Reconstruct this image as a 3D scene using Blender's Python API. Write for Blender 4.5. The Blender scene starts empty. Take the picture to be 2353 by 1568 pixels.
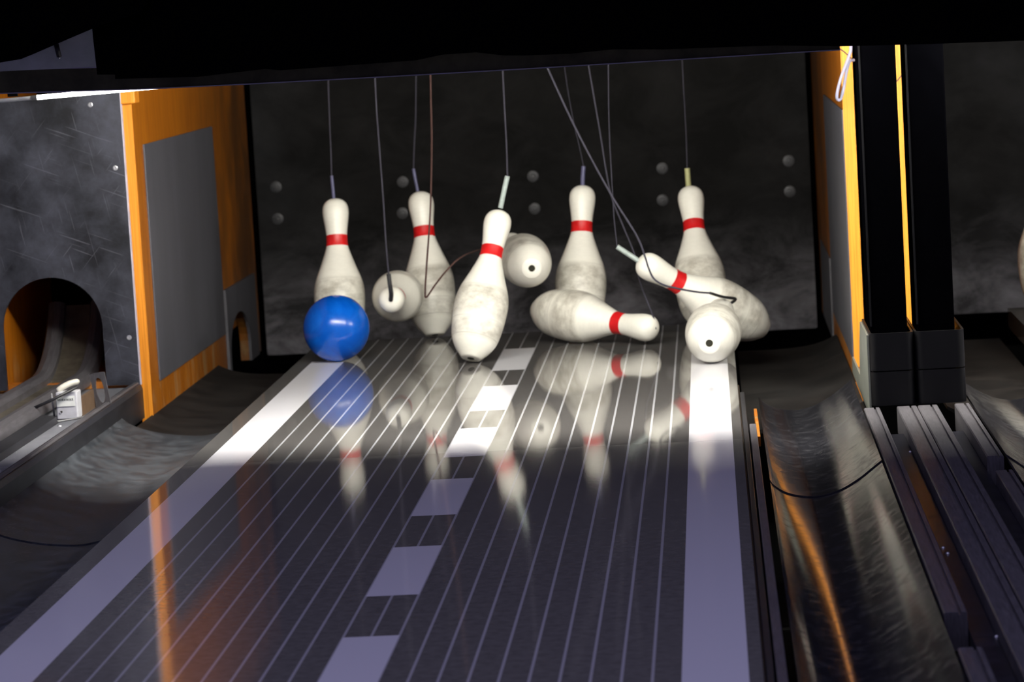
import bpy, math, random
from mathutils import Vector, Matrix
random.seed(7)
C = bpy.context.scene.collection
PI = math.pi

# ------------------------------------------------------------------ mesh building
class MB:
    """collects vertices and faces, then links them as one mesh object"""
    def __init__(s): s.v=[]; s.f=[]
    def add(s, vs, fs):
        n=len(s.v); s.v+=[tuple(p) for p in vs]; s.f+=[tuple(i+n for i in f) for f in fs]; return s
    def box(s, x0,x1,y0,y1,z0,z1, M=None):
        vs=[Vector((x,y,z)) for z in (z0,z1) for y in (y0,y1) for x in (x0,x1)]
        if M is not None: vs=[M@p for p in vs]
        return s.add(vs,[(0,2,3,1),(4,5,7,6),(0,1,5,4),(2,6,7,3),(0,4,6,2),(1,3,7,5)])
    def rbox(s, x0,x1,y0,y1,z0,z1,r=.004,n=4,axis='z'):
        # box with rounded edges along one axis
        def ring(a0,a1,b0,b1):
            out=[]
            for (cx,cy,a) in ((a1-r,b1-r,0),(a0+r,b1-r,90),(a0+r,b0+r,180),(a1-r,b0+r,270)):
                for k in range(n+1):
                    t=math.radians(a+90*k/n); out.append((cx+r*math.cos(t),cy+r*math.sin(t)))
            return out
        if axis=='z': return s.prism(ring(x0,x1,y0,y1),z0,z1,'z')
        if axis=='y': return s.prism(ring(x0,x1,z0,z1),y0,y1,'y')
        return s.prism(ring(y0,y1,z0,z1),x0,x1,'x')
    def prism(s, poly, a, b, axis='y'):
        n=len(poly)
        def P(u,v,w):
            return {'y':(u,w,v),'z':(u,v,w),'x':(w,u,v)}[axis]
        vs=[P(u,v,a) for u,v in poly]+[P(u,v,b) for u,v in poly]
        fs=[tuple(range(n)),tuple(range(2*n-1,n-1,-1))]
        for i in range(n):
            j=(i+1)%n; fs.append((i,i+n,j+n,j))
        return s.add(vs,fs)
    def lathe(s, prof, n=48, M=None, axis=(0,0,1)):
        vs=[];fs=[]
        rings=[]
        for (z,r) in prof:
            if r<1e-6: rings.append([len(vs)]); vs.append(Vector((0,0,z)))
            else:
                rings.append(list(range(len(vs),len(vs)+n)))
                vs+=[Vector((r*math.cos(2*PI*k/n),r*math.sin(2*PI*k/n),z)) for k in range(n)]
        for A,B in zip(rings,rings[1:]):
            for k in range(n):
                j=(k+1)%n
                if len(A)==1 and len(B)==1: continue
                if len(A)==1: fs.append((A[0],B[j],B[k]))
                elif len(B)==1: fs.append((A[k],A[j],B[0]))
                else: fs.append((A[k],A[j],B[j],B[k]))
        if M is not None: vs=[M@p for p in vs]
        return s.add(vs,fs)
    def tube(s, pts, r, n=10, cap=True, M=None):
        pts=[Vector(p) for p in pts]
        vs=[];fs=[]
        up=None
        for i,p in enumerate(pts):
            t=(pts[min(i+1,len(pts)-1)]-pts[max(i-1,0)]).normalized()
            if up is None:
                up=t.orthogonal().normalized()
            else:
                up=(up-t*up.dot(t)).normalized()
            w=t.cross(up)
            rr=r[i] if isinstance(r,(list,tuple)) else r
            vs+=[p+up*rr*math.cos(2*PI*k/n)+w*rr*math.sin(2*PI*k/n) for k in range(n)]
        m=len(pts)
        for i in range(m-1):
            for k in range(n):
                j=(k+1)%n; fs.append((i*n+k,i*n+j,(i+1)*n+j,(i+1)*n+k))
        if cap: fs+=[tuple(range(n-1,-1,-1)),tuple(range((m-1)*n,m*n))]
        if M is not None: vs=[M@p for p in vs]
        return s.add(vs,fs)
    def sweep(s, prof, path):
        """prof: (x,z) loop; path: list of (origin y, origin z, angle) in the YZ plane"""
        n=len(prof); vs=[];fs=[]
        for (y,z,a) in path:
            for (u,v) in prof: vs.append((u, y-math.sin(a)*v, z+math.cos(a)*v))
        for i in range(len(path)-1):
            for k in range(n):
                j=(k+1)%n; fs.append((i*n+k,(i+1)*n+k,(i+1)*n+j,i*n+j))
        fs+=[tuple(range(n)),tuple(range(len(path)*n-1,(len(path)-1)*n-1,-1))]
        return s.add(vs,fs)
    def build(s, name, m, parent=None, smooth=False, bevel=0, auto=None):
        me=bpy.data.meshes.new(name); me.from_pydata(s.v,[],s.f); me.update()
        import bmesh
        bm=bmesh.new(); bm.from_mesh(me); bmesh.ops.recalc_face_normals(bm,faces=bm.faces); bm.to_mesh(me); bm.free()
        o=bpy.data.objects.new(name,me); C.objects.link(o)
        if m: me.materials.append(m)
        if smooth:
            for p in me.polygons: p.use_smooth=True
            if auto:
                me.set_sharp_from_angle(angle=math.radians(auto))
        if bevel:
            b=o.modifiers.new('bevel','BEVEL'); b.width=bevel; b.segments=2; b.limit_method='ANGLE'; b.angle_limit=math.radians(40)
        if parent is not None: o.parent=parent
        return o

def smooth_path(pts, k=8):
    """Catmull-Rom through the points"""
    P=[Vector(p) for p in pts]; P=[P[0]*2-P[1]]+P+[P[-1]*2-P[-2]]
    out=[]
    for i in range(1,len(P)-2):
        for j in range(k):
            t=j/k; a,b,c,d=P[i-1],P[i],P[i+1],P[i+2]
            out.append(.5*((2*b)+(c-a)*t+(2*a-5*b+4*c-d)*t*t+(3*b-a-3*c+d)*t**3))
    out.append(P[-2]); return out

def tag(o, label, cat, group=None):
    o['label']=label; o['category']=cat
    if group: o['group']=group
    return o
def structure(o): o['kind']='structure'; return o
def thing(name,label,cat,loc=(0,0,0),group=None):
    o=bpy.data.objects.new(name,None); C.objects.link(o); o.location=loc; o.empty_display_size=.05
    return tag(o,label,cat,group)
def keep(root):
    """children were modelled in place: keep them there although the root sits elsewhere"""
    bpy.context.view_layer.update()
    inv=root.matrix_world.inverted()
    for c in root.children:
        c.matrix_parent_inverse=inv

# ------------------------------------------------------------------ materials
def lin(c):
    return tuple((x/12.92 if x<=.04045 else ((x+.055)/1.055)**2.4) for x in [v/255 for v in c])
class NT:
    def __init__(s,name):
        s.m=bpy.data.materials.new(name); s.m.use_nodes=True; s.t=s.m.node_tree; s.b=s.t.nodes['Principled BSDF']
    def n(s,typ,**k):
        o=s.t.nodes.new(typ)
        for a,b in k.items(): setattr(o,a,b)
        return o
    def l(s,a,b): s.t.links.new(a,b)
    def coord(s):
        if not hasattr(s,'tc'): s.tc=s.n('ShaderNodeTexCoord')
        return s.tc.outputs['Object']
    def math(s,op,a,b=None,c=None,clamp=False):
        o=s.n('ShaderNodeMath',operation=op); o.use_clamp=clamp
        for i,x in enumerate((a,b,c)):
            if x is None: continue
            if isinstance(x,(int,float)): o.inputs[i].default_value=x
            else: s.l(x,o.inputs[i])
        return o.outputs[0]
    def noise(s,scale,detail=4,rough=.55,stretch=None,dist=0):
        o=s.n('ShaderNodeTexNoise'); o.inputs['Scale'].default_value=scale; o.inputs['Detail'].default_value=detail
        o.inputs['Roughness'].default_value=rough; o.inputs['Distortion'].default_value=dist
        if stretch:
            mp=s.n('ShaderNodeMapping'); mp.inputs['Scale'].default_value=stretch; s.l(s.coord(),mp.inputs['Vector']); s.l(mp.outputs[0],o.inputs['Vector'])
        else: s.l(s.coord(),o.inputs['Vector'])
        return o.outputs['Fac']
    def ramp(s,fac,a,b):
        o=s.n('ShaderNodeMapRange'); o.inputs['From Min'].default_value=a; o.inputs['From Max'].default_value=b
        s.l(fac,o.inputs['Value']); return o.outputs[0]
    def mix(s,fac,a,b):
        o=s.n('ShaderNodeMix',data_type='RGBA')
        for sock,x in ((o.inputs[0],fac),(o.inputs[6],a),(o.inputs[7],b)):
            if isinstance(x,(int,float)): sock.default_value=x
            elif isinstance(x,tuple): sock.default_value=(*x[:3],1)
            else: s.l(x,sock)
        return o.outputs[2]
    def color(s,x):
        if isinstance(x,tuple): s.b.inputs['Base Color'].default_value=(*x[:3],1)
        else: s.l(x,s.b.inputs['Base Color'])
    def set(s,**k):
        for a,b in k.items():
            i=s.b.inputs[a.replace('_',' ')]
            if isinstance(b,(int,float,tuple)): i.default_value=b
            else: s.l(b,i)
        return s
    def bump(s,h,strength=.2,dist=.001):
        o=s.n('ShaderNodeBump'); o.inputs['Strength'].default_value=strength; o.inputs['Distance'].default_value=dist
        s.l(h,o.inputs['Height']); s.l(o.outputs[0],s.b.inputs['Normal'])
def plain(name,c,rough=.5,metal=0,var=.15,scale=30,spec=.5,bump=0,c2=None,stretch=None,coat=0):
    k=NT(name); f=k.ramp(k.noise(scale,5,.6,stretch),.35,.65)
    a=tuple(x*(1-var) for x in c); b=c2 or tuple(min(1,x*(1+var)) for x in c)
    k.color(k.mix(f,a,b)); k.set(Roughness=rough,Metallic=metal,Specular_IOR_Level=spec,Coat_Weight=coat)
    if bump: k.bump(k.noise(scale*6,3,.6,stretch),bump)
    return k.m
def straight_rot(plane,deg):
    return (0,math.radians(deg),0) if plane=='xz' else (0,0,math.radians(deg))
def scuffed(name,dark,light,rough=.4,scale=12,lo=.45,hi=.75,spec=.5,stretch=None,scratch=True,bm=.03,straight=None):
    k=NT(name)
    f=k.ramp(k.noise(scale,9,.68,stretch,.15),lo,hi)
    col=k.mix(f,dark,light)
    if scratch:
        g=k.noise(scale*.5,1,.4,(1,1,.5),.4)
        line=k.math('LESS_THAN',k.math('ABSOLUTE',k.math('SUBTRACT',g,.5)),.0018)
        g2=k.noise(scale*.5,1,.4,(.4,1,1),.5)
        line2=k.math('LESS_THAN',k.math('ABSOLUTE',k.math('SUBTRACT',g2,.47)),.0018)
        patch=k.ramp(k.noise(scale*.6,2),.5,.62)
        line=k.math('MULTIPLY',k.math('MAXIMUM',line,line2),patch)
        col=k.mix(k.math('MULTIPLY',line,.35),col,tuple(min(1,x*1.8+.02) for x in light))
    if straight:
        # short straight scratches in three directions
        patch=k.ramp(k.noise(5,2),.42,.6); tot=None
        for rot,th in ((12,.690),(68,.700),(-40,.705)):
            m0=k.n('ShaderNodeMapping'); m0.inputs['Rotation'].default_value=straight_rot(straight,rot); m0.inputs['Location'].default_value=(rot*.13,rot*.07,rot*.11); k.l(k.coord(),m0.inputs[0])
            mp=k.n('ShaderNodeMapping'); mp.inputs['Scale'].default_value=(260,260,7) if straight=='xz' else (260,7,260)
            k.l(m0.outputs[0],mp.inputs[0]); o=k.n('ShaderNodeTexNoise'); o.inputs['Scale'].default_value=1; o.inputs['Detail'].default_value=1
            k.l(mp.outputs[0],o.inputs['Vector']); m_=k.ramp(o.outputs['Fac'],th,th+.03); tot=m_ if tot is None else k.math('MAXIMUM',tot,m_)
        col=k.mix(k.math('MULTIPLY',k.math('MULTIPLY',tot,patch),.30),col,(.22,.22,.26))
    k.color(col); k.set(Roughness=k.math('ADD',k.math('MULTIPLY',f,.15),rough),Specular_IOR_Level=spec)
    if bm: k.bump(k.noise(scale*14,4,.6),bm,.0006)
    return k.m

def emis(name,c,strength):
    k=NT(name); k.color((.8,.8,.8)); k.b.inputs['Emission Color'].default_value=(*c,1); k.b.inputs['Emission Strength'].default_value=strength; return k.m

M={}
M['black']=plain('matt_black_paint',(.003,.003,.004),.6,spec=.1)
M['cloth']=plain('black_cloth',(.0012,.0012,.0014),1,spec=0.0,scale=60)
M['void']=plain('unlit_black_board',(.003,.003,.003),.9,spec=.1)
M['post']=plain('black_powder_coat',(.0006,.0006,.0009),.8,spec=0)
M['bracket']=plain('black_bracket_paint',(.002,.002,.0026),.45,spec=.28,bump=.02)
M['cushion']=None
M['panel']=scuffed('scuffed_black_plastic',(.0055,.0055,.009),(.062,.066,.092),.5,8,.36,.74,scratch=False,straight='xz')
M['grayplate']=plain('grey_wear_plate',lin((82,82,89)),.55,scale=12,var=.10,stretch=(1,1,.2))
M['ivory']=plain('pale_plastic',(.62,.6,.52),.4,scale=80,var=.06)
M['gutter']=scuffed('gutter_plastic',(.018,.018,.022),(.062,.062,.068),.13,34,.48,.80,spec=.55,scratch=False,bm=0)
M['gutterL']=scuffed('worn_gutter_plastic',(.026,.030,.036),(.085,.095,.108),.42,26,.42,.74,spec=.22,bm=.02,scratch=False,straight='xy')
M['pan']=scuffed('pan_rubber',(.010,.0095,.0095),(.032,.028,.026),.55,10,.4,.8,spec=.3,scratch=False)
M['rail']=plain('grey_extrusion',(.085,.080,.088),.45,scale=50,var=.25,stretch=(6,.4,1),bump=.05)
M['raildark']=plain('dark_extrusion',(.022,.022,.026),.4,scale=50,var=.25,stretch=(6,.4,1))
M['recess']=plain('recess_plate',(.018,.018,.026),.32,scale=22,var=.35)
M['ledge']=scuffed('grey_ledge_plate',(.13,.135,.155),(.27,.27,.30),.5,15,.4,.75,stretch=(1,.5,1))
M['metal']=plain('zinc_metal',(.28,.28,.29),.4,metal=.6,scale=40)
M['screw']=plain('bright_screw',(.75,.75,.78),.25,metal=.7,scale=60)
M['dimscrew']=plain('dull_bolt',(.045,.045,.05),.45,metal=.2,scale=60)
M['sensor']=plain('grey_moulded_housing',(.60,.60,.64),.5,scale=60,var=.08)
M['label']=plain('white_label',(.92,.94,.90),.6,scale=60,var=.05)
M['ink']=plain('grey_ink',(.22,.24,.22),.7,scale=90)
M['cordgrey']=plain('grey_cord',(.035,.033,.05),.8,scale=200)
M['cordochre']=plain('ochre_cord',(.045,.016,.012),.8,scale=200)
M['sleeveblue']=plain('blue_grey_tube',(.10,.10,.19),.4,scale=90)
M['sleevepale']=plain('pale_tube',(.36,.42,.40),.35,scale=90)
M['sleeveolive']=plain('olive_tube',(.42,.42,.20),.4,scale=90)
M['sleevedark']=plain('dark_tube',(.02,.02,.022),.4,scale=90)
M['whitecable']=plain('white_cable',(.27,.27,.38),.4,scale=90,var=.05)
M['olive']=plain('olive_black_steel',(.10,.095,.05),.6,scale=14,var=.35,spec=.3)
M['lip']=plain('steel_lip',(.55,.53,.66),.45,scale=30)
M['bluepanel']=plain('blue_grey_sheet',(.40,.42,.50),.5,scale=8,var=.2)
M['tube']=emis('fluorescent_glow',(1,.965,.88),290)
M['tubevis']=emis('small_tube_glow',(1,.965,.88),34)

# varnished plywood: orange with worn paler patches low down
def ply(name,a,b,rough=.33,edge=False):
    k=NT(name)
    g=k.noise(7,5,.6,(9,9,.8) if not edge else (40,40,.7),.3)
    col=k.mix(k.ramp(g,.35,.65),a,b)
    if not edge:
        w=k.ramp(k.noise(14,6,.7,(1,1,.35),.8),.50,.62)
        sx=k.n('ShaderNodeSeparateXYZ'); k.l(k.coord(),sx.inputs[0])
        low=k.ramp(sx.outputs[2],.12,-.02)
        col=k.mix(k.math('MULTIPLY',k.math('MULTIPLY',w,low),.8),col,(.42,.25,.10))
        back_falloff=k.math('MULTIPLY',k.ramp(sx.outputs[1],-.35,.6),k.ramp(k.noise(6,7,.65,(1,1,.5),.5),.30,.55))  # browner towards the back: lamp falloff painted in, broken up with grime
        col=k.mix(k.math('MULTIPLY',back_falloff,.85),col,(.07,.032,.010))
    k.color(col); k.set(Roughness=rough,Specular_IOR_Level=.4)
    return k.m
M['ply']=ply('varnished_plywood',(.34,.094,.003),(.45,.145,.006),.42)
M['plyedge']=ply('plywood_edge',(.62,.20,.008),(.86,.32,.028),.5,edge=True)
M['plydark']=ply('inner_plywood',(.42,.12,.008),(.55,.17,.012),.5)

# rubber back cushion: near black with pale scuffs where pins strike it, shade towards the top painted in
k=NT('scuffed_rubber_cushion')
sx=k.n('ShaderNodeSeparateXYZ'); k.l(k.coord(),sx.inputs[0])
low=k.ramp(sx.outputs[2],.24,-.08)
f1=k.ramp(k.noise(5,7,.68,(1,1,1.6),.5),.38,.72)
f2=k.ramp(k.noise(2.2,4,.6),.4,.7)
col=k.mix(f1,(.0035,.0032,.0032),(.017,.016,.0165))
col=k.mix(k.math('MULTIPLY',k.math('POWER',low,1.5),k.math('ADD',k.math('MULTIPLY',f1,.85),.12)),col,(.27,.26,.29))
side=k.math('MULTIPLY',k.ramp(k.math('ABSOLUTE',sx.outputs[0]),.55,.85),.3)
col=k.mix(k.math('MULTIPLY',side,f2),col,(.10,.10,.11))
k.color(col); k.set(Roughness=.65,Specular_IOR_Level=.12); k.bump(k.noise(60,5,.6),.2)
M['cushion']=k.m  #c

# lane surface: printed boards, white stripes, checkered centre
BLOCKS=[(-.802,-.362),(-1.497,-1.085),(-2.144,-1.757),(-2.801,-2.411),(-3.491,-3.092),(-4.19,-3.777),(-4.89,-4.47),(-5.59,-5.17)]
def lane_mat(name,rough,bumpst,spec=.5,base=(.105,.10,.096)):
    k=NT(name); s=k.n('ShaderNodeSeparateXYZ'); k.l(k.coord(),s.inputs[0]); X=s.outputs[0]; Y=s.outputs[1]
    ax=k.math('ABSOLUTE',X); sp=.0390
    def band(v,lo,hi): return k.math('MULTIPLY',k.math('GREATER_THAN',v,lo),k.math('LESS_THAN',v,hi))
    d=k.math('MULTIPLY',k.math('ABSOLUTE',k.math('SUBTRACT',k.math('FRACT',k.math('ADD',k.math('DIVIDE',ax,sp),.5)),.5)),sp)
    lines=k.math('MULTIPLY',k.math('LESS_THAN',d,.0020),k.math('LESS_THAN',ax,.45))
    stripe=k.math('MULTIPLY',band(ax,.4265,.5105),k.math('LESS_THAN',Y,-.43))
    blk=None
    for lo,hi in BLOCKS:
        b=band(Y,lo,hi); blk=b if blk is None else k.math('ADD',blk,b)
    blk=k.math('MULTIPLY',blk,k.math('LESS_THAN',ax,.0390))
    w=k.math('MAXIMUM',k.math('MAXIMUM',stripe,blk),0)
    g=k.ramp(k.noise(60,5,.6),.3,.7)
    dark=k.mix(g,tuple(x*.82 for x in base),tuple(x*1.18 for x in base))
    # tiny scratches lying across the boards
    sc=k.ramp(k.noise(26,2,.5,(.6,9,1)),.765,.775)
    dark=k.mix(k.math('MULTIPLY',sc,.35),dark,(.30,.28,.26))
    col=k.mix(k.math('MULTIPLY',lines,.75),dark,(.55,.55,.58))
    col=k.mix(w,col,(.80,.80,.84))
    k.color(col); k.set(Roughness=rough,Specular_IOR_Level=spec)
    k.bump(k.noise(420,2,.5),bumpst,.0006)
    return k.m
M['lanefar']=lane_mat('pin_deck_surface',.045,.01)
M['lanenear']=lane_mat('lane_surface',.06,.03,spec=.22,base=(.165,.16,.145))
M['laneside']=plain('lane_edge_wood',(.05,.035,.022),.5,scale=40)

# pin plastic with grimy bands round the belly
k=NT('pin_plastic'); s=k.n('ShaderNodeSeparateXYZ'); k.l(k.coord(),s.inputs[0]); Z=s.outputs[2]
def window(lo,hi,soft): return k.math('MULTIPLY',k.ramp(Z,lo-soft,lo+soft),k.ramp(Z,hi+soft,hi-soft))
oi=k.n('ShaderNodeObjectInfo')
# every pin gets its own grime pattern
add=k.n('ShaderNodeVectorMath',operation='ADD'); cmb=k.n('ShaderNodeCombineXYZ')
k.l(k.math('MULTIPLY',oi.outputs['Random'],9),cmb.inputs[0]); k.l(k.math('MULTIPLY',oi.outputs['Random'],5),cmb.inputs[1])
k.l(k.coord(),add.inputs[0]); k.l(cmb.outputs[0],add.inputs[1])
def pn(scale,detail,st):
    mp=k.n('ShaderNodeMapping'); mp.inputs['Scale'].default_value=st; k.l(add.outputs[0],mp.inputs[0])
    o=k.n('ShaderNodeTexNoise'); o.inputs['Scale'].default_value=scale; o.inputs['Detail'].default_value=detail; o.inputs['Roughness'].default_value=.65
    k.l(mp.outputs[0],o.inputs['Vector']); return o.outputs['Fac']
n1=k.ramp(pn(26,8,(1,1,1.5)),.34,.64); n2=k.ramp(pn(60,6,(1,1,3)),.40,.7)
dirt=k.math('MULTIPLY',window(.098,.172,.008),k.math('ADD',k.math('MULTIPLY',n1,.5),.12))
dirt2=k.math('MULTIPLY',window(.045,.088,.008),k.math('MULTIPLY',n1,.55))
ringl=k.math('MULTIPLY',window(.0885,.0905,.001),.35)
ringu=k.math('MULTIPLY',window(.1715,.1735,.001),.35)
ringb=k.math('MULTIPLY',window(.046,.0482,.0008),.5)
D=k.math('MAXIMUM',k.math('MAXIMUM',dirt,dirt2),k.math('MAXIMUM',k.math('MAXIMUM',ringl,ringu),ringb))
D=k.math('ADD',D,k.math('MULTIPLY',n2,.07),clamp=True)
k.color(k.mix(D,(.86,.845,.76),(.21,.185,.135)))
k.set(Roughness=.33,Specular_IOR_Level=.4)
M['pin']=k.m
M['pinred']=plain('red_stripe',(.62,.010,.012),.38,scale=60,var=.1)
M['hole']=plain('hole_shadow',(.012,.011,.004),.8,scale=60)
M['nylon']=plain('white_nylon_base',(.84,.83,.78),.4,scale=60,var=.04)

# ball urethane
k=NT('blue_ball_plastic'); f=k.ramp(k.noise(16,8,.7,(1,1,1),.7),.42,.72)
k.color(k.mix(f,(.001,.075,.46),(.004,.125,.60))); k.set(Roughness=.22,Specular_IOR_Level=.5)
k.bump(k.noise(40,5,.6),.05)
M['ball']=k.m

# ------------------------------------------------------------------ camera and light
R=[(0.9964518, 0.0619212, -0.0570043), (-0.049749, -0.112979, -0.9923511), (-0.0678879, 0.991666, -0.1094976)]
cam=bpy.data.cameras.new('camera'); co=bpy.data.objects.new('camera',cam); C.objects.link(co)
right,down,fwd=[Vector(v) for v in R]
mw=Matrix(((right.x,-down.x,-fwd.x,0.494550),(right.y,-down.y,-fwd.y,-7.85),(right.z,-down.z,-fwd.z,0.846086),(0,0,0,1)))
co.matrix_world=mw
cam.sensor_width=36; cam.lens=7000/2353*36; cam.clip_start=.1; cam.clip_end=100
cam.dof.use_dof=True; cam.dof.focus_distance=5.55; cam.dof.aperture_fstop=(cam.lens/1000)/.012
bpy.context.scene.camera=co
sc=bpy.context.scene
sc.view_settings.view_transform='Standard'; sc.view_settings.look='None'; sc.view_settings.gamma=1; sc.view_settings.exposure=0
w=bpy.data.worlds.new('hall'); sc.world=w; w.use_nodes=True
bg=w.node_tree.nodes['Background']; bg.inputs[0].default_value=(.56,.52,1,1); bg.inputs[1].default_value=0.17
def fill_light(name,loc,size,col,power,rot=(0,0,0)):
    l=bpy.data.lights.new(name,'AREA'); l.shape='RECTANGLE'; l.size=size[0]; l.size_y=size[1]; l.energy=power; l.color=col
    o=bpy.data.objects.new(name,l); C.objects.link(o); o.location=loc; o.rotation_euler=rot; return o
fill_light('hall_fill_light',(0,-5.2,2.9),(5,2.4),(.66,.63,1),36)  # unseen violet fill, added to brighten the foreground

# ------------------------------------------------------------------ setting
structure(MB().box(-4,4,-8.5,1.6,-.5,-.45).build('floor',M['void']))
structure(MB().box(-4,4,1.55,1.6,-.45,1.35).build('wall_back',M['void']))
structure(MB().box(-4,4,-1.90,1.55,1.05,1.09).build('ceiling',M['void']))

# ------------------------------------------------------------------ lane
def lane(cx,x0,x1,label,seam=-2.09):
    t=thing('bowling_lane',label,'bowling lane',(cx,0,0))
    a=MB().box(x0,x1,seam+.0005,0,-.05,0).build('pin_deck',M['lanefar'],t)
    b=MB().box(x0,x1,-7.4,seam-.0005,-.05,0).build('lane_bed',M['lanenear'],t)
    return t
lane(0,-.548,.5285,'dark grey bowling lane with white side stripes and checkered centre line, under the pins')
lane(1.764,-.528,.548,'neighbouring lane at the right edge, only its dark back corner showing')
# side battens between the lane edge and the right gutter
def batten(x0,x1,y0,y1,z0,z1,m,label,name='edge_batten'):
    return tag(MB().rbox(x0,x1,y0,y1,z0,z1,.0015,2,'y').build(name,m,smooth=False),label,'batten')
batten(.5325,.5420,-7.4,-1.37,-.05,-.004,M['raildark'],'thin dark batten running right against the lane edge')
batten(.5450,.5585,-7.4,-1.86,-.05,-.004,M['rail'],'grey batten between the lane and the right gutter')
batten(.5285,.5325,-7.4,-1.2,-.05,-.010,M['laneside'],'narrow brown filler strip along the right lane edge','filler_strip')
batten(.5590,.5660,-1.86,-1.45,-.05,-.03,M['plydark'],'small orange wood block in the gap at the end of the grey batten','wood_block')

# ------------------------------------------------------------------ gutters
def gutter_profile(pts,th=.006):
    return pts+[(x,z-th) for x,z in reversed(pts)]
def curve2(pts,k=6): return [(p.x,p.z) for p in smooth_path([(x,0,z) for x,z in pts],k)]
GR_=curve2([(.572,-.024),(.580,-.034),(.60,-.047),(.63,-.055),(.66,-.056),(.695,-.047),(.73,-.028),(.757,-.008),(.772,.003)])
GL_=curve2([(-.553,-.012),(-.565,-.030),(-.59,-.047),(-.62,-.056),(-.66,-.061),(-.72,-.056),(-.775,-.044),(-.815,-.028),(-.8335,-.014)])
def gutter(prof,segs,m,label,x):
    t=thing('gutter',label,'gutter',(x,-1.3,-.06))
    for (y0,y1,dz) in segs:
        MB().prism([(px,pz+dz) for px,pz in gutter_profile(prof)],y0,y1,'y').build('gutter_section',m,t,smooth=True,auto=35)
    keep(t); return t
gutter(GR_,[(-2.445,-1.31,0),(-7.4,-2.45,-.0025)],M['gutter'],'dark glossy gutter right of the main lane with an orange reflection',.66)
gutter(GL_,[(-2.575,-1.23,0),(-7.4,-2.58,-.0025)],M['gutterL'],'dull grey scuffed gutter left of the main lane',-.66)
GN_=[(1.764-x,z) for x,z in reversed(GR_)]
gutter(GN_,[(-2.445,-1.31,0),(-7.4,-2.45,-.0025)],M['gutter'],'gutter of the neighbouring lane at the right edge',1.1)
def pan(x0,x1,label,wall=1):
    n=14; top=[]
    for i in range(n+1):
        u=i/n; x=x0+(x1-x0)*u; e=u if wall>0 else 1-u; top.append((x,-.080+.032*e**5))
    return tag(MB().prism(gutter_profile(top,.008),-1.42,.03,'y').build('gutter_pan',M['pan'],smooth=True,auto=35),label,'tray')
pan(.540,.797,'dark flat tray behind the right gutter end beside the pins')
pan(-.822,-.556,'dark flat tray behind the left gutter end beside the orange wall',-1)
pan(.967,1.215,'dark tray behind the gutter of the neighbouring lane',-1)

# ------------------------------------------------------------------ kickback walls
def arch_poly(x0,x1,z0,zs,n=16,rz=None):
    """points of an arched opening, from right foot over the top to left foot"""
    cx=(x0+x1)/2; r=(x1-x0)/2; rz=rz or r
    return [(x1,z0)]+[(cx+r*math.cos(PI*k/n), zs+rz*math.sin(PI*k/n)) for k in range(n+1)]+[(x0,z0)]
def kickback(name,xin,xout,yf,yb,label,holey=None,z0=-.10,z1=.95):
    t=thing(name,label,'side wall',((xin+xout)/2,yf,z0))
    if holey:
        a=arch_poly(holey[0],holey[1],z0,holey[2],16,holey[3])
        poly=[(yf,z0),(yf,z1),(yb,z1),(yb,z0)]+a
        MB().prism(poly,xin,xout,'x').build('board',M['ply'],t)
    else:
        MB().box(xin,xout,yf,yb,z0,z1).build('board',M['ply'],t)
    return t
kl=kickback('kickback_wall',-.820,-.844,-.93,.79,'orange plywood side wall left of the pins with grey wear plates',holey=(.205,.565,-.045,.105))
MB().box(-.845,-.819,-.9335,-.93,-.10,.95).build('front_edge',M['plyedge'],kl)
MB().box(-.820,-.816,-.825,.165,.018,.573).build('wear_plate',M['grayplate'],kl,bevel=.001)
a=arch_poly(.21,.56,-.10,-.045,16,.10)
MB().prism([(.178,-.10),(.178,.134),(.705,.132),(.705,-.10)]+a,-.8195,-.812,'x').build('lower_wear_plate',M['grayplate'],kl)
MB().box(-.843,-.806,-.955,-.90,.672,.71).build('corner_block',M['plyedge'],kl,bevel=.003)
keep(kl)
kr=kickback('kickback_wall',.800,.824,-.90,1.12,'orange plywood side wall right of the pins behind the left black post')
MB().box(.799,.825,-.9035,-.9,-.02,.95).build('front_edge',M['plyedge'],kr)
MB().box(.796,.800,-.98+.08,.17,-.005,.568).build('wear_plate',M['grayplate'],kr,bevel=.001)
MB().prism([(.272,-.09),(.272,.128),(.9,.128),(.9,-.09)],.796,.800,'x').build('lower_wear_plate',M['grayplate'],kr)
keep(kr)
kn=kickback('kickback_wall',.905,.960,-.90,1.12,'bright orange plywood wall edge seen in the slot between two black posts',z0=-.05)
MB().box(.904,.961,-.9035,-.9,-.02,.95).build('front_edge',M['plyedge'],kn)
keep(kn)
ko=kickback('kickback_wall',-1.185,-1.165,-.90,1.12,'orange plywood wall inside the arched opening at far left',z0=-.05)
keep(ko)

# ------------------------------------------------------------------ back cushions
def cushion(x0,x1,z0,z1,y,label,bolts):
    t=thing('pit_cushion',label,'cushion',((x0+x1)/2,y,z0))
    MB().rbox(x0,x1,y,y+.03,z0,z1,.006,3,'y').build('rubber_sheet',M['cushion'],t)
    for (bx,bz) in bolts:
        mt=Matrix.Translation((bx,y,bz))@Matrix.Rotation(PI/2,4,'X')
        MB().lathe([(-.002,0),(-.002,.017),(.003,.017),(.004,.014),(.004,.008),(.008,.007),(.009,0)],20,mt).build('bolt',M['dimscrew'],t,smooth=True,auto=40)
    keep(t); return t
cushion(-.842,.782,-.143,.80,1.05,'wide scuffed black rubber panel hanging behind the pins',
  [(-.784,.354),(-.785,.260),(-.409,.349),(-.415,.257),(-.026,.345),(-.026,.25),(.353,.348),(.349,.255),(.721,.350),(.720,.261)])
cushion(.985,2.5,-.123,.80,1.05,'scuffed black rubber panel behind the neighbouring lane, right of the black posts',[])

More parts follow.
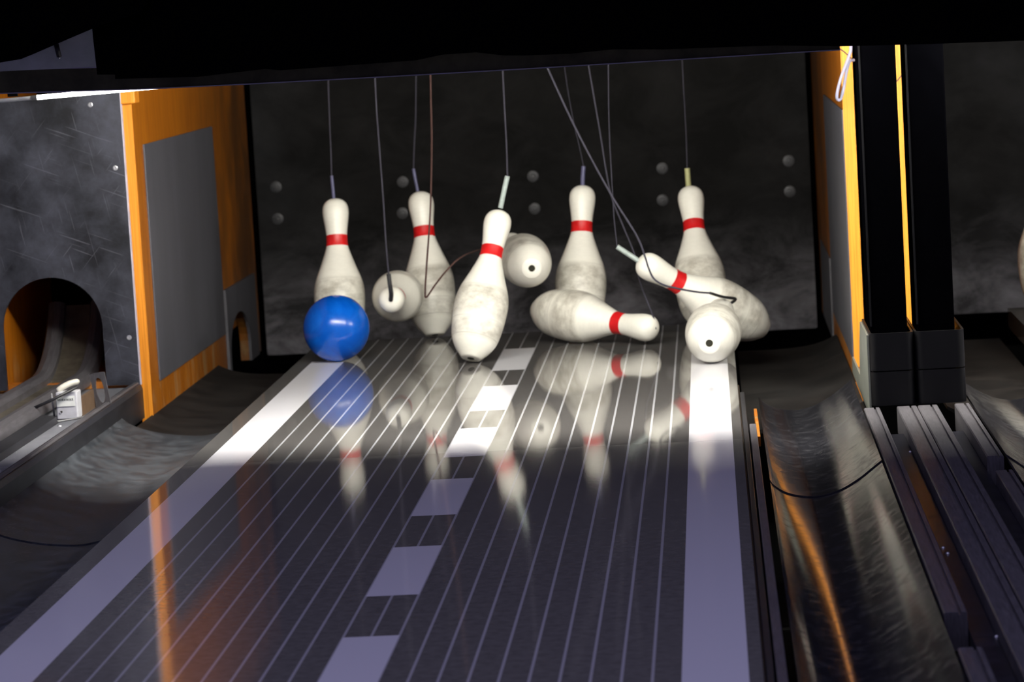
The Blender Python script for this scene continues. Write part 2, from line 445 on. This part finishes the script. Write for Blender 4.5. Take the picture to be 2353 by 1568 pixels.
# ------------------------------------------------------------------ ball return cover with arch, left
bc=thing('ball_return_cover','scratched black panel with an arched opening at far left','panel',(-1.03,-.955,.026))
poly=[(-.8405,.026),(-.8405,.70),(-2.3,.70),(-2.3,.030),(-1.151,.028)]+list(reversed(arch_poly(-1.151,-.918,.028,.168,24)))[0:]
MB().prism(poly,-.955,-.943,'y').build('face',M['panel'],bc)
MB().box(-.8405,-.8385,-.956,-.942,.026,.70).build('edge_trim',M['lip'],bc)
for bx,bz in [(-.862,.528),(-.858,.137),(-.909,.675)]:
    mt=Matrix.Translation((bx,-.955,bz))@Matrix.Rotation(PI/2,4,'X')
    MB().lathe([(-.001,0),(-.001,.0062),(.0015,.0058),(.002,.0035),(.0008,.0028),(.0008,0)],16,mt).build('screw',M['screw'],bc,smooth=True,auto=40)
keep(bc)
tag(MB().box(-1.16,-.846,-.940,-.87,.0205,.036).build('wooden_sill',M['plydark']),'orange wooden sill under the black arched panel','sill')
tag(MB().box(-1.165,-.846,-.868,.7,.0,.020).build('wooden_base',M['plydark']),'orange wooden floor board inside the arched opening','board')
tag(MB().box(-1.165,-.846,-.35,-.33,.020,.90).build('inner_partition',M['void']),'black partition deep inside the arched opening','board')

# ball track curving up inside the arch
def track_path(r=.30,yc=-.95,z=.052,y0=-7.3,top=60):
    p=[(y0,z,0),(-3,z,0),(yc-.05,z,0)]
    for k in range(13):
        a=math.radians(top)*k/12; p.append((yc+r*math.sin(a), z+r*(1-math.cos(a)), a))
    return p
bt=thing('ball_return_track','worn grey double-railed ball track curving up into the arched opening','track',(-1.01,-1,.03))
def ringp(cx,cz,r,n=12): return [(cx+r*math.cos(2*PI*k/n),cz+r*math.sin(2*PI*k/n)) for k in range(n)]
MB().sweep([(-1.102,-.022),(-1.060,-.022),(-1.060,-.004),(-1.068,.006),(-1.082,.008),(-1.096,.002),(-1.102,-.010)],track_path()).build('rail',M['rail'],bt,smooth=True,auto=30)
MB().sweep([(-.998,-.022),(-.958,-.022),(-.958,-.010),(-.964,.002),(-.978,.008),(-.992,.006),(-.998,-.004)],track_path()).build('rail',M['rail'],bt,smooth=True,auto=30)
MB().sweep([(-1.060,-.026),(-.998,-.026),(-.998,-.018),(-1.060,-.018)],track_path()).build('tongue',plain('worn_tongue',(.10,.085,.065),.5,scale=20,var=.4),bt)
keep(bt)

# left division ledge
dl=thing('division_ledge','pale grey ledge with a raised dark kerb between the left gutter and ball track','ledge',(-.87,-1.2,0))
MB().box(-2.3,-.866,-7.4,-.942,-.05,.020).build('top_plate',M['ledge'],dl)
MB().prism([(-.868,.0),(-.868,.022),(-.864,.028),(-.846,.031),(-.838,.028),(-.834,.018),(-.834,-.05),(-.868,-.05)],-7.4,-.96,'y').build('kerb',M['raildark'],dl)
MB().prism([(-.852,.0312),(-.852,.0335),(-.844,.0335),(-.841,.0305)],-7.4,-.962,'y').build('kerb_edge',M['rail'],dl)
for gx,gy in [(-0.9056, -1.024, 0.02)[:2],(-0.8987, -1.5699, 0.02)[:2]]:
    MB().lathe([(.020,.0055),(.0215,.005),(.0228,.003),(.023,0)],16,Matrix.Translation((gx,gy,0))).build('screw',M['screw'],dl,smooth=True)
keep(dl)
# low channel alongside the track
tag(MB().prism([(-.950,.0205),(-.950,.036),(-.945,.040),(-.915,.034),(-.912,.0205)],-7.3,-1.52,'y').build('cable_channel',M['raildark']),'dark cable channel running beside the ball track in front of the sensor box','channel')

# ------------------------------------------------------------------ sensor box on the left ledge
sb=thing('sensor_box','small grey sensor box with a white printed label on the left ledge','sensor',(-.905,-1.46,.02))
B0=(-.925,-1.47); 
MB().rbox(-.925,-.879,-1.47,-1.425,.022,.079,.003,3,'z').build('housing',M['sensor'],sb,bevel=.001)
MB().box(-.923,-.884,-1.4712,-1.470,.049,.071).build('label_plate',M['label'],sb)
xx=-.921
for i,wd in enumerate([.0035,.003,.002,.004,.0035,.0025,.0035,.0018,.0035,.0035]):
    MB().box(xx,xx+wd*.8,-1.4716,-1.4712,.0615,.0655+.0006*(i%2)).build('print_mark',M['ink'],sb); xx+=wd+.0004
mt=Matrix.Translation((-.917,-1.47,.035))@Matrix.Rotation(PI/2,4,'X')
MB().lathe([(-.001,0),(-.001,.0028),(.001,.0025),(.0015,0)],12,mt).build('screw',M['screw'],sb,smooth=True)
mt=Matrix.Translation((-.9145,-1.4705,.0375))@Matrix.Rotation(PI/2,4,'X')
MB().lathe([(-.001,0),(-.001,.0026),(.0006,.0024),(.0006,0)],12,mt).build('screw_hole',M['hole'],sb,smooth=True)
MB().tube(smooth_path([(-.927,-1.445,.078),(-.915,-1.44,.087),(-.898,-1.43,.094),(-.882,-1.42,.096)],4),[.003]+[.0065]*11+[.003],10).build('lens_cap',M['ivory'],sb,smooth=True)
MB().tube([(-.972,-1.50,.050),(-.93,-1.485,.066),(-.876,-1.47,.090)],.0035,8).build('lever_arm',M['sleevedark'],sb,smooth=True)
MB().tube(smooth_path([(-.93,-1.52,.0225),(-.945,-1.535,.023),(-.90,-1.50,.023),(-.862,-1.44,.023),(-.858,-1.40,.024)],6),.0022,8).build('wire_loop',M['metal'],sb,smooth=True)
MB().tube([(-.937,-1.44,.022),(-.940,-1.44,.075)],.0022,8).build('stay',M['metal'],sb,smooth=True)
# ring bracket behind the housing
def ring_plate(cx,cz,w,h,y0,y1,M4):
    m=MB(); n=28; O=[];I=[]
    for k in range(n):
        a=2*PI*k/n; ux,uz=math.cos(a),math.sin(a)
        s_=1/max(abs(ux)/(w/2),abs(uz)/(h/2)); O.append((cx+ux*s_,cz+uz*s_)); I.append((cx+ux*w*.27,cz+uz*h*.36))
    vs=[];fs=[]
    for y in (y0,y1):
        vs+=[M4@Vector((x,y,z)) for x,z in O]+[M4@Vector((x,y,z)) for x,z in I]
    for k in range(n):
        j=(k+1)%n
        fs+=[(k,j,n+j,n+k),(2*n+k,3*n+k,3*n+j,2*n+j),(k,2*n+k,2*n+j,j),(n+k,n+j,3*n+j,3*n+k)]
    m.add(vs,fs); return m
ring_plate(0,0,.036,.078,-.0015,.0015,Matrix.Translation((-.862,-1.30,.060))@Matrix.Rotation(math.radians(-8),4,'Y')@Matrix.Rotation(math.radians(-15),4,'Z')).build('ring_bracket',M['rail'],sb)
MB().box(-.884,-.878,-1.425,-1.28,.021,.062).build('side_bracket',plain('bronze_bracket',(.16,.10,.06),.4,scale=50),sb)
keep(sb)

# ------------------------------------------------------------------ right division: rails, brackets, posts
zt=.003
def rail(x0,x1,y0,y1,label,m='rail',z=zt,gap=None,groove=True):
    t=thing('division_rail',label,'rail',((x0+x1)/2,y0,-.04))
    segs=[(y0,y1)] if not gap else [(y0,gap[0]),(gap[1],y1)]
    for a_,b_ in segs:
        g=.0022; xm=x0+(x1-x0)*.68
        p=[(x0,-.05),(x0,z-.002),(x0+.002,z),(xm-g,z),(xm-g,z-.004),(xm+g,z-.004),(xm+g,z),(x1-.002,z),(x1,z-.002),(x1,-.05)] if groove else [(x0,-.05),(x0,z),(x1,z),(x1,-.05)]
        MB().prism(p,a_,b_,'y').build('extrusion',M[m],t)
    keep(t); return t
rail(.7765,.808,-7.4,-1.76,'grey metal rail directly beside the right gutter in front of the left black post',gap=(-4.02,-3.80))
rail(.842,.8815,-7.4,-1.76,'grooved grey metal rail left of the narrow centre joint, in front of the black posts')
rail(.8835,.923,-7.4,-1.76,'grooved grey metal rail right of the narrow centre joint, in front of the black posts')
rail(.957,.987,-7.4,-1.76,'grey metal rail with a notch, in front of the right black post',gap=(-2.62,-2.46))
for x0,x1,lab,scr in ((.808,.842,'dark sunken channel plate with small screws between the two left rails',[(0.838, -2.2065, -0.025),(0.8214, -3.1949, -0.025),(0.8248, -3.2434, -0.025),(0.8412, -3.8524, -0.025)]),(.923,.957,'dark sunken channel plate between the two right rails',[])):
    t=thing('channel_plate',lab,'plate',((x0+x1)/2,-2,-.03))
    MB().box(x0+.001,x1-.001,-7.4,-1.97,-.05,-.022).build('plate',M['recess'],t)
    for g in scr:
        MB().lathe([(-.022,.0035),(-.0205,.0032),(-.0192,.0018),(-.019,0)],14,Matrix.Translation((g[0],g[1],0))).build('screw',M['screw'],t,smooth=True)
    keep(t)

def ubracket(x0,x1,yf,yb,z0,z1,seam,label):
    t=thing('post_bracket',label,'bracket',((x0+x1)/2,yf,z0))
    r=.016; th=.0045
    def u(zs0,zs1):
        out=[(x0,yb)]; 
        for k in range(7):
            a=PI+PI/2*k/6; out.append((x0+r+r*math.cos(a),yf+r+r*math.sin(a)))
        for k in range(7):
            a=1.5*PI+PI/2*k/6; out.append((x1-r+r*math.cos(a),yf+r+r*math.sin(a)))
        out.append((x1,yb)); out.append((x1-th,yb)); ri=r-th
        for k in range(7):
            a=2*PI-PI/2*k/6; out.append((x1-r+ri*math.cos(a),yf+r+ri*math.sin(a)))
        for k in range(7):
            a=1.5*PI-PI/2*k/6; out.append((x0+r+ri*math.cos(a),yf+r+ri*math.sin(a)))
        out.append((x0+th,yb)); return out
    MB().prism(u(0,0),z0,seam-.0012,'z').build('lower_shell',M['bracket'],t,smooth=True,auto=40)
    MB().prism(u(0,0),seam+.0012,z1,'z').build('upper_shell',M['bracket'],t,smooth=True,auto=40)
    keep(t); return t
b1=ubracket(.794,.8825,-1.745,-1.46,.0035,.150,.073,'left one of two black rounded brackets holding the post bases')
b2=ubracket(.8845,.9835,-1.745,-1.46,.0035,.150,.073,'right one of two black rounded brackets holding the post bases')
# pale side plate tying the left bracket to the kickback
tag(MB().prism([(-1.73,-.02),(-1.73,.146),(-1.47,.146),(-1.40,.09),(-1.36,.02),(-1.02,.018),(-1.0,-.02)],.7895,.7935,'x').build('side_plate',plain('greenish_grey_steel',(.17,.18,.15),.5,scale=20,var=.12)),'grey steel side plate on the left flank of the left post bracket','plate')
for x0,x1,lab in ((.800,.8735,'tall black square post standing in the left bracket'),(.893,.9685,'tall black square post standing in the right bracket')):
    t=thing('post',lab,'post',((x0+x1)/2,-1.62,.004))
    MB().rbox(x0,x1,-1.70,-1.54,.0035,1.25,.003,2,'z').build('column',M['post'],t)
    MB().box(x0-.001,x0+.003,-1.702,-1.699,.16,1.2).build('corner_trim',M['black'],t)
    keep(t)

# ------------------------------------------------------------------ hood above the pins
hb=thing('hood_beam','dark olive hood beam with a thin light lower lip across the top','beam',(0,-1.82,.71))
bx=[(-2.4, 0.7387), (-0.9057, 0.7287), (-0.6349, 0.7215), (-0.4174, 0.7198), (-0.1551, 0.719), (0.1349, 0.7191), (0.458, 0.7206), (0.683, 0.7216), (0.7567, 0.7217)]
def strip(dz0,dz1,y0,y1,name,m):
    b=MB(); n=len(bx); vs=[]
    for x,z in bx: vs+=[(x,y0,z+dz0),(x,y1,z+dz0),(x,y1,z+dz1),(x,y0,z+dz1)]
    fs=[(0,1,2,3),(4*n-1,4*n-2,4*n-3,4*n-4)]
    for i in range(n-1):
        a_=4*i; c_=a_+4
        for k_ in range(4):
            j_=(k_+1)%4; fs.append((a_+k_,a_+j_,c_+j_,c_+k_))
    b.add(vs,fs); return b.build(name,m,hb)
strip(.0022,.046,-1.855,-1.83,'face',M['olive'])
strip(0,.0022,-1.859,-1.828,'lower_lip',M['lip'])
strip(.046,.049,-1.859,-1.83,'upper_lip',M['lip'])
MB().box(-2.4,.775,-1.842,-1.83,.76,1.05).build('back_flange',M['void'],hb)
MB().box(.775,3.4,-1.842,-1.83,.750,1.05).build('side_light_shield',M['void'],hb)  # unseen strip added to keep tube light off the right foreground rails
keep(hb)
hp=thing('hood_panel','blue grey sheet panel above the hood beam at upper left','panel',(-1.1,-1.86,.77))
MB().add([(-2.4,-1.872,.782),(-.66,-1.872,.772),(-.66,-1.93,.872),(-2.4,-1.93,.882),(-2.4,-1.867,.782),(-.66,-1.867,.772),(-.66,-1.925,.872),(-2.4,-1.925,.882)],
 [(0,1,2,3),(4,7,6,5),(0,4,5,1),(1,5,6,2),(2,6,7,3),(3,7,4,0)]).build('sheet',M['bluepanel'],hp)
keep(hp)
sp_=(-0.7708, -1.905, 0.7963)
tag(MB().tube([(sp_[0],sp_[1],sp_[2]),(sp_[0]-.002,sp_[1]-.01,sp_[2]+.024)],.005,10).build('hook',M['sleevedark'],smooth=True),'small dark hook on the blue grey panel at upper left','hook')
tag(MB().lathe([(0,0),(0,.003),(.003,.002),(.003,0)],10,Matrix.Translation((sp_[0],sp_[1]-.004,sp_[2]-.004))).build('hook_tip',M['screw'],smooth=True),'tiny bright screw tip below the dark hook at upper left','screw')
OUT=[(-0.6781, 0.8316), (-0.675, 0.7585), (-0.6402, 0.7566), (-0.6408, 0.7482), (-0.4796, 0.7434), (-0.3494, 0.7513), (-0.3192, 0.7471), (-0.1342, 0.7501), (-0.0568, 0.7516), (-0.0051, 0.7596), (0.0587, 0.7602), (0.1118, 0.7514), (0.1502, 0.7492), (0.2395, 0.7476), (0.3197, 0.7514), (0.4168, 0.7459), (0.6288, 0.7415), (0.7507, 0.733), (0.9135, 0.7279), (1.0979, 0.7242), (1.2994, 0.7194), (2.6, 0.7194), (2.6, 1.5), (-0.6881, 1.5)]
tag(MB().prism(OUT,-2.02,-2.0,'y').build('black_drape',M['cloth']),'long black drape with an uneven lower edge hanging across the top','drape')
OUT2=[(-2.6, 0.8015), (-1.1128, 0.8015), (-0.8579, 0.7923), (-0.8168, 0.7966), (-0.7889, 0.8059), (-0.761, 0.816), (-0.7123, 0.8333), (-0.6733, 0.8469), (-0.6327, 0.8579), (-0.5727, 0.8711), (-0.4841, 1.056), (-0.4841, 1.5), (-2.6, 1.5)]
tag(MB().prism(OUT2,-2.06,-2.04,'y').build('black_drape',M['cloth']),'black drape with a curved edge at the upper left corner','drape')

# tubes
def lamp(a,b,r,label,glow='tube'):
    a=Vector(a); b=Vector(b); d=(b-a).normalized()
    t=thing('fluorescent_tube',label,'lamp',tuple(a))
    MB().tube([a,b],r,16).build('glass_tube',M[glow],t,smooth=True,auto=40)
    for p,s_ in ((a,-1),(b,1)):
        MB().tube([p+d*s_*.0005,p+d*s_*.012],r*1.05,16).build('end_cap',M['metal'],t,smooth=True,auto=40)
        MB().tube([p+d*s_*.0125,p+d*s_*.09],r*.95,12).build('holder',M['sensor'],t,smooth=True,auto=40)
        if True: MB().box(p.x+s_*.05-.01,p.x+s_*.05+.01,p.y-.004,p.y+.004,p.z+r,1.05).build('hanger',M['void'],t)
    keep(t); return t
lamp((-0.8565, -1.74, 0.7152),(-0.5051, -1.74, 0.7269),.0047,'glowing white fluorescent tube under the hood beam at upper left','tubevis')
def hidden_lamp(x0,x1,label):
    lamp((x0,-1.812,0.79),(x1,-1.812,0.79),.0125,label)
hidden_lamp(-.68,.74,'fluorescent tube hidden behind the hood beam over the main lane')
hidden_lamp(1.0,2.3,'fluorescent tube hidden above the neighbouring lane')

# cable loop and wires at the top right
cl=[(.8340,-1.0,1.049),(0.8241, -1.0, 0.8142),(0.8186, -1.0, 0.7123),(0.8159, -1.0, 0.6969),(0.8072, -1.0, 0.6752),(0.7932, -1.0, 0.6421),(0.7841, -1.0, 0.6116),(0.7836, -0.995, 0.5969),(0.7906, -0.99, 0.5953),(0.7988, -0.98, 0.6169),(0.8073, -0.98, 0.6553),(0.8155, -0.97, 0.677),(0.8263, -0.95, 0.6798)]
tag(MB().tube(smooth_path(cl,8),.0036,10).build('cable_loop',M['whitecable'],smooth=True),'white cable hanging in a loop beside the top of the left black post','cable')
tag(MB().tube(smooth_path([(0.7984, -0.9045, 0.7059),(0.8107, -0.9045, 0.6954),(0.8247, -0.9045, 0.6809)],6),.0012,8).build('wire',M['cordgrey'],smooth=True),'thin dark wire crossing behind the white cable loop','wire')
tag(MB().tube(smooth_path([(0.9022, -0.9045, 0.6177),(0.9181, -0.9045, 0.6227),(0.9303, -0.9045, 0.6338),(0.9448, -0.9045, 0.6526)],6),.0012,8).build('wire',M['cordgrey'],smooth=True),'thin dark wire crossing the orange slot between the black posts','wire')

# ------------------------------------------------------------------ pins
PROF=[(.0,.0086),(.0,.0235),(.0025,.0258),(.008,.0305),(.018,.0392),(.030,.0472),(.045,.0545),(.062,.0590),(.085,.0622),(.110,.0645),(.135,.0650),(.155,.0632),(.175,.0582),(.193,.0515),(.210,.0448),(.228,.0382),(.245,.0323),(.258,.0284),(.270,.0266),(.288,.0266),(.305,.0281),(.322,.0304),(.338,.0326),(.350,.0334),(.362,.0322),(.371,.0286),(.378,.0225),(.383,.0130),(.385,0)]
def fine(prof,k=3):
    P=smooth_path([(r,0,z) for z,r in prof[2:]],k); return prof[:2]+[(p.z,max(0,p.x)) for p in P]
FP=fine(PROF); FP[-1]=(.385,0)
def rad(z):
    for (z0,r0),(z1,r1) in zip(FP[1:],FP[2:]):
        if z0<=z<=z1: return r0+(r1-r0)*(z-z0)/max(1e-9,z1-z0)
    return .03
_pm={}
def pin(base,head,label,sleeve,cord,sl='sleeveblue',sr=.0042,cm='cordgrey',cr=.0019,name='bowling_pin',roll=0):
    base=Vector(base); head=Vector(head)
    q=(head-base).to_track_quat('Z','Y')
    t=thing(name,label,'bowling pin',base,'white bowling pins scattered by the ball')
    t.rotation_mode='QUATERNION'; t.rotation_quaternion=q
    bpy.context.view_layer.update()
    inv=(Matrix.Translation(base)@q.to_matrix().to_4x4()).inverted()
    def shared(nm,fn,m):
        if nm not in _pm:
            o=fn(); _pm[nm]=o
        else:
            o=_pm[nm].copy(); C.objects.link(o)
        o.parent=t; return o
    shared('body',lambda: MB().lathe([(.004,.0)]+[(.004,.0082)]+FP,56).build('body',M['pin'],smooth=True,auto=50),None)
    shared('neck_stripe',lambda: MB().lathe([(z,rad(z)+.0004) for z in (.2605,.266,.272,.278,.284,.2885)],56).build('neck_stripe',M['pinred'],smooth=True),None)
    shared('base_hole',lambda: MB().lathe([(-.0004,0),(-.0004,.0084),(.003,.0084)],24).build('base_hole',M['hole'],smooth=True,auto=40),None)
    if sleeve: MB().tube([inv@Vector(p) for p in smooth_path(sleeve,6)],sr,12).build('cord_sleeve',M[sl],t,smooth=True,auto=50)
    if cord: MB().tube([inv@Vector(p) for p in smooth_path(cord,8)],cr,8).build('cord',M[cm],t,smooth=True,auto=50)
    return t
pin((-0.4622,-0.2000,0.0066),(-0.4679,-0.1075,0.3803),'white pin with red stripe standing upright directly behind the blue ball',[(-0.4707,-0.1075,0.3654),(-0.4715,-0.1075,0.4045),(-0.4727,-0.1075,0.4391)],[(-0.4727,-0.1075,0.4391),(-0.4704,-0.1075,0.5103),(-0.4688,-0.1075,0.5880),(-0.4657,-0.1075,0.6875),(-0.4616,-0.1075,0.7868)],sl='sleeveblue',sr=0.0042)
pin((-0.2395,-0.0300,0.0084),(-0.2677,0.0862,0.3744),'grimy pin tilting at the lane end behind the leaning front pin',[(-0.2714,0.0862,0.3644),(-0.2770,0.0862,0.4046),(-0.2808,0.0862,0.4356)],[(-0.2808,0.0862,0.4356),(-0.2745,0.0862,0.5014),(-0.2670,0.0862,0.5691),(-0.2597,0.0862,0.6708),(-0.2517,0.0862,0.7834)],sl='sleeveblue',sr=0.0042)
pin((-0.1001,-0.6400,0.0128),(-0.0217,-0.4728,0.3506),'tilted pin leaning right at the front centre, its foot touching the lane',[(-0.0199,-0.4728,0.3581),(-0.0091,-0.4728,0.3979),(0.0014,-0.4728,0.4343)],[(0.0014,-0.4728,0.4343),(0.0033,-0.4728,0.5030),(0.0039,-0.4728,0.5873),(0.0045,-0.4728,0.6714),(0.0072,-0.4728,0.7552)],sl='sleevepale',sr=0.0062)
pin((-0.3177,-0.0600,0.1221),(-0.3043,-0.4441,0.1441),'flying pin seen head-on, right of the blue ball, with its cord in front',[(-0.3043,-0.4441,0.1441),(-0.3007,-0.4591,0.1605),(-0.3017,-0.4661,0.1837),(-0.3033,-0.4661,0.2105)],[(-0.3033,-0.4661,0.2105),(-0.3051,-0.4661,0.2854),(-0.3055,-0.4641,0.4024),(-0.3072,-0.4641,0.5299),(-0.3081,-0.4641,0.6358),(-0.3049,-0.4641,0.7726)],sl='sleevedark',sr=0.0055)
pin((0.0423,-0.3800,0.1988),(-0.0331,-0.0041,0.2335),'flying pin showing its round base hole, behind the head of the leaning pin',None,[(-0.0331,-0.0041,0.2335),(-0.0848,-0.2541,0.2434),(-0.1134,-0.5541,0.2510),(-0.1444,-0.6041,0.2275),(-0.1780,-0.6041,0.1905),(-0.2007,-0.6041,0.1622),(-0.2029,-0.6041,0.1781),(-0.1944,-0.6041,0.2490),(-0.1785,-0.6041,0.3736),(-0.1660,-0.6041,0.5291),(-0.1613,-0.6041,0.6429),(-0.1553,-0.6041,0.7768)],cm='cordochre',cr=0.0022)
pin((0.1418,-0.1600,0.0078),(0.1646,-0.0520,0.3766),'white pin standing upright behind the pin lying across the lane',[(0.1642,-0.0520,0.3615),(0.1660,-0.0520,0.3950),(0.1699,-0.0520,0.4260)],[(0.1699,-0.0520,0.4260),(0.1624,-0.0520,0.4733),(0.1505,-0.0520,0.5407),(0.1382,-0.0520,0.6414),(0.1310,-0.0520,0.7526)],sl='sleeveblue',sr=0.0055,cr=0.0012)
pin((0.0377,-0.2200,0.0799),(0.3411,-0.4538,0.0406),'pin lying sideways across the lane with its head pointing right',None,[(0.3411,-0.4538,0.0406),(0.3352,-0.4438,0.0741),(0.3202,-0.4338,0.1166),(0.3068,-0.4038,0.1573),(0.2974,-0.4038,0.2221),(0.2734,-0.4038,0.2929),(0.2461,-0.4038,0.3798),(0.2286,-0.4038,0.5298),(0.2111,-0.4038,0.6792),(0.2030,-0.4038,0.7642)],cr=0.0019)
pin((0.4602,-0.2000,0.0118),(0.4376,-0.0309,0.3570),'upright pin at the right with an olive tube on its head',[(0.4351,-0.0309,0.3402),(0.4345,-0.0309,0.3737),(0.4339,-0.0309,0.4051)],[(0.4339,-0.0309,0.4051),(0.4354,-0.0309,0.4797),(0.4355,-0.0309,0.5688),(0.4350,-0.0309,0.6687),(0.4356,-0.0309,0.7462)],sl='sleeveolive',sr=0.007,cr=0.0014)
pin((0.6067,-0.3600,0.0169),(0.3098,-0.5053,0.2142),'pin falling sideways to the right in front of the upright right-hand pin',[(0.3095,-0.4953,0.2134),(0.2831,-0.4953,0.2328),(0.2588,-0.4953,0.2509)],[(0.2588,-0.4953,0.2509),(0.2549,-0.4853,0.3212),(0.2539,-0.4753,0.4263),(0.2542,-0.4753,0.5316),(0.2589,-0.4753,0.6574),(0.2639,-0.4753,0.7513)],sl='sleevepale',sr=0.0062,cr=0.0013)
pin((0.4711,-0.9300,0.0544),(0.5031,-0.5480,0.0902),'pin lying with its round base hole towards the camera on the right white stripe',[(0.5096,-0.5480,0.0962),(0.5376,-0.5580,0.1147),(0.5086,-0.6080,0.1264),(0.4782,-0.6680,0.1433)],[(0.4782,-0.6680,0.1433),(0.4457,-0.6880,0.1500),(0.4054,-0.7080,0.1612),(0.3702,-0.7080,0.1723),(0.3475,-0.7080,0.1889),(0.3365,-0.7080,0.2151),(0.3295,-0.6980,0.2403),(0.3117,-0.6980,0.2927),(0.2528,-0.6680,0.3965),(0.1829,-0.6480,0.5432),(0.1258,-0.6480,0.6849),(0.0973,-0.6480,0.7632)],sl='sleevedark',sr=0.0036,cr=0.0023)
pin((1.3250,-.07,.0005),(1.3250,-.07,.3855),'pin on the neighbouring lane, cut off by the right edge of the photo',None,[(1.325,-.07,.385),(1.325,-.07,.65),(1.325,-.07,.95)])

# ------------------------------------------------------------------ ball
br=.0818
bl=Vector((-0.4419, -0.45, 0.0839)); bl.z=br+.0005
ob=MB().lathe([(-br*math.cos(PI*i/48),br*math.sin(PI*i/48) if 0<i<48 else 0) for i in range(49)],72).build('bowling_ball',M['ball'],smooth=True)
ob.location=bl
tag(ob,'small glossy blue bowling ball rolling on the left side of the lane','bowling ball')
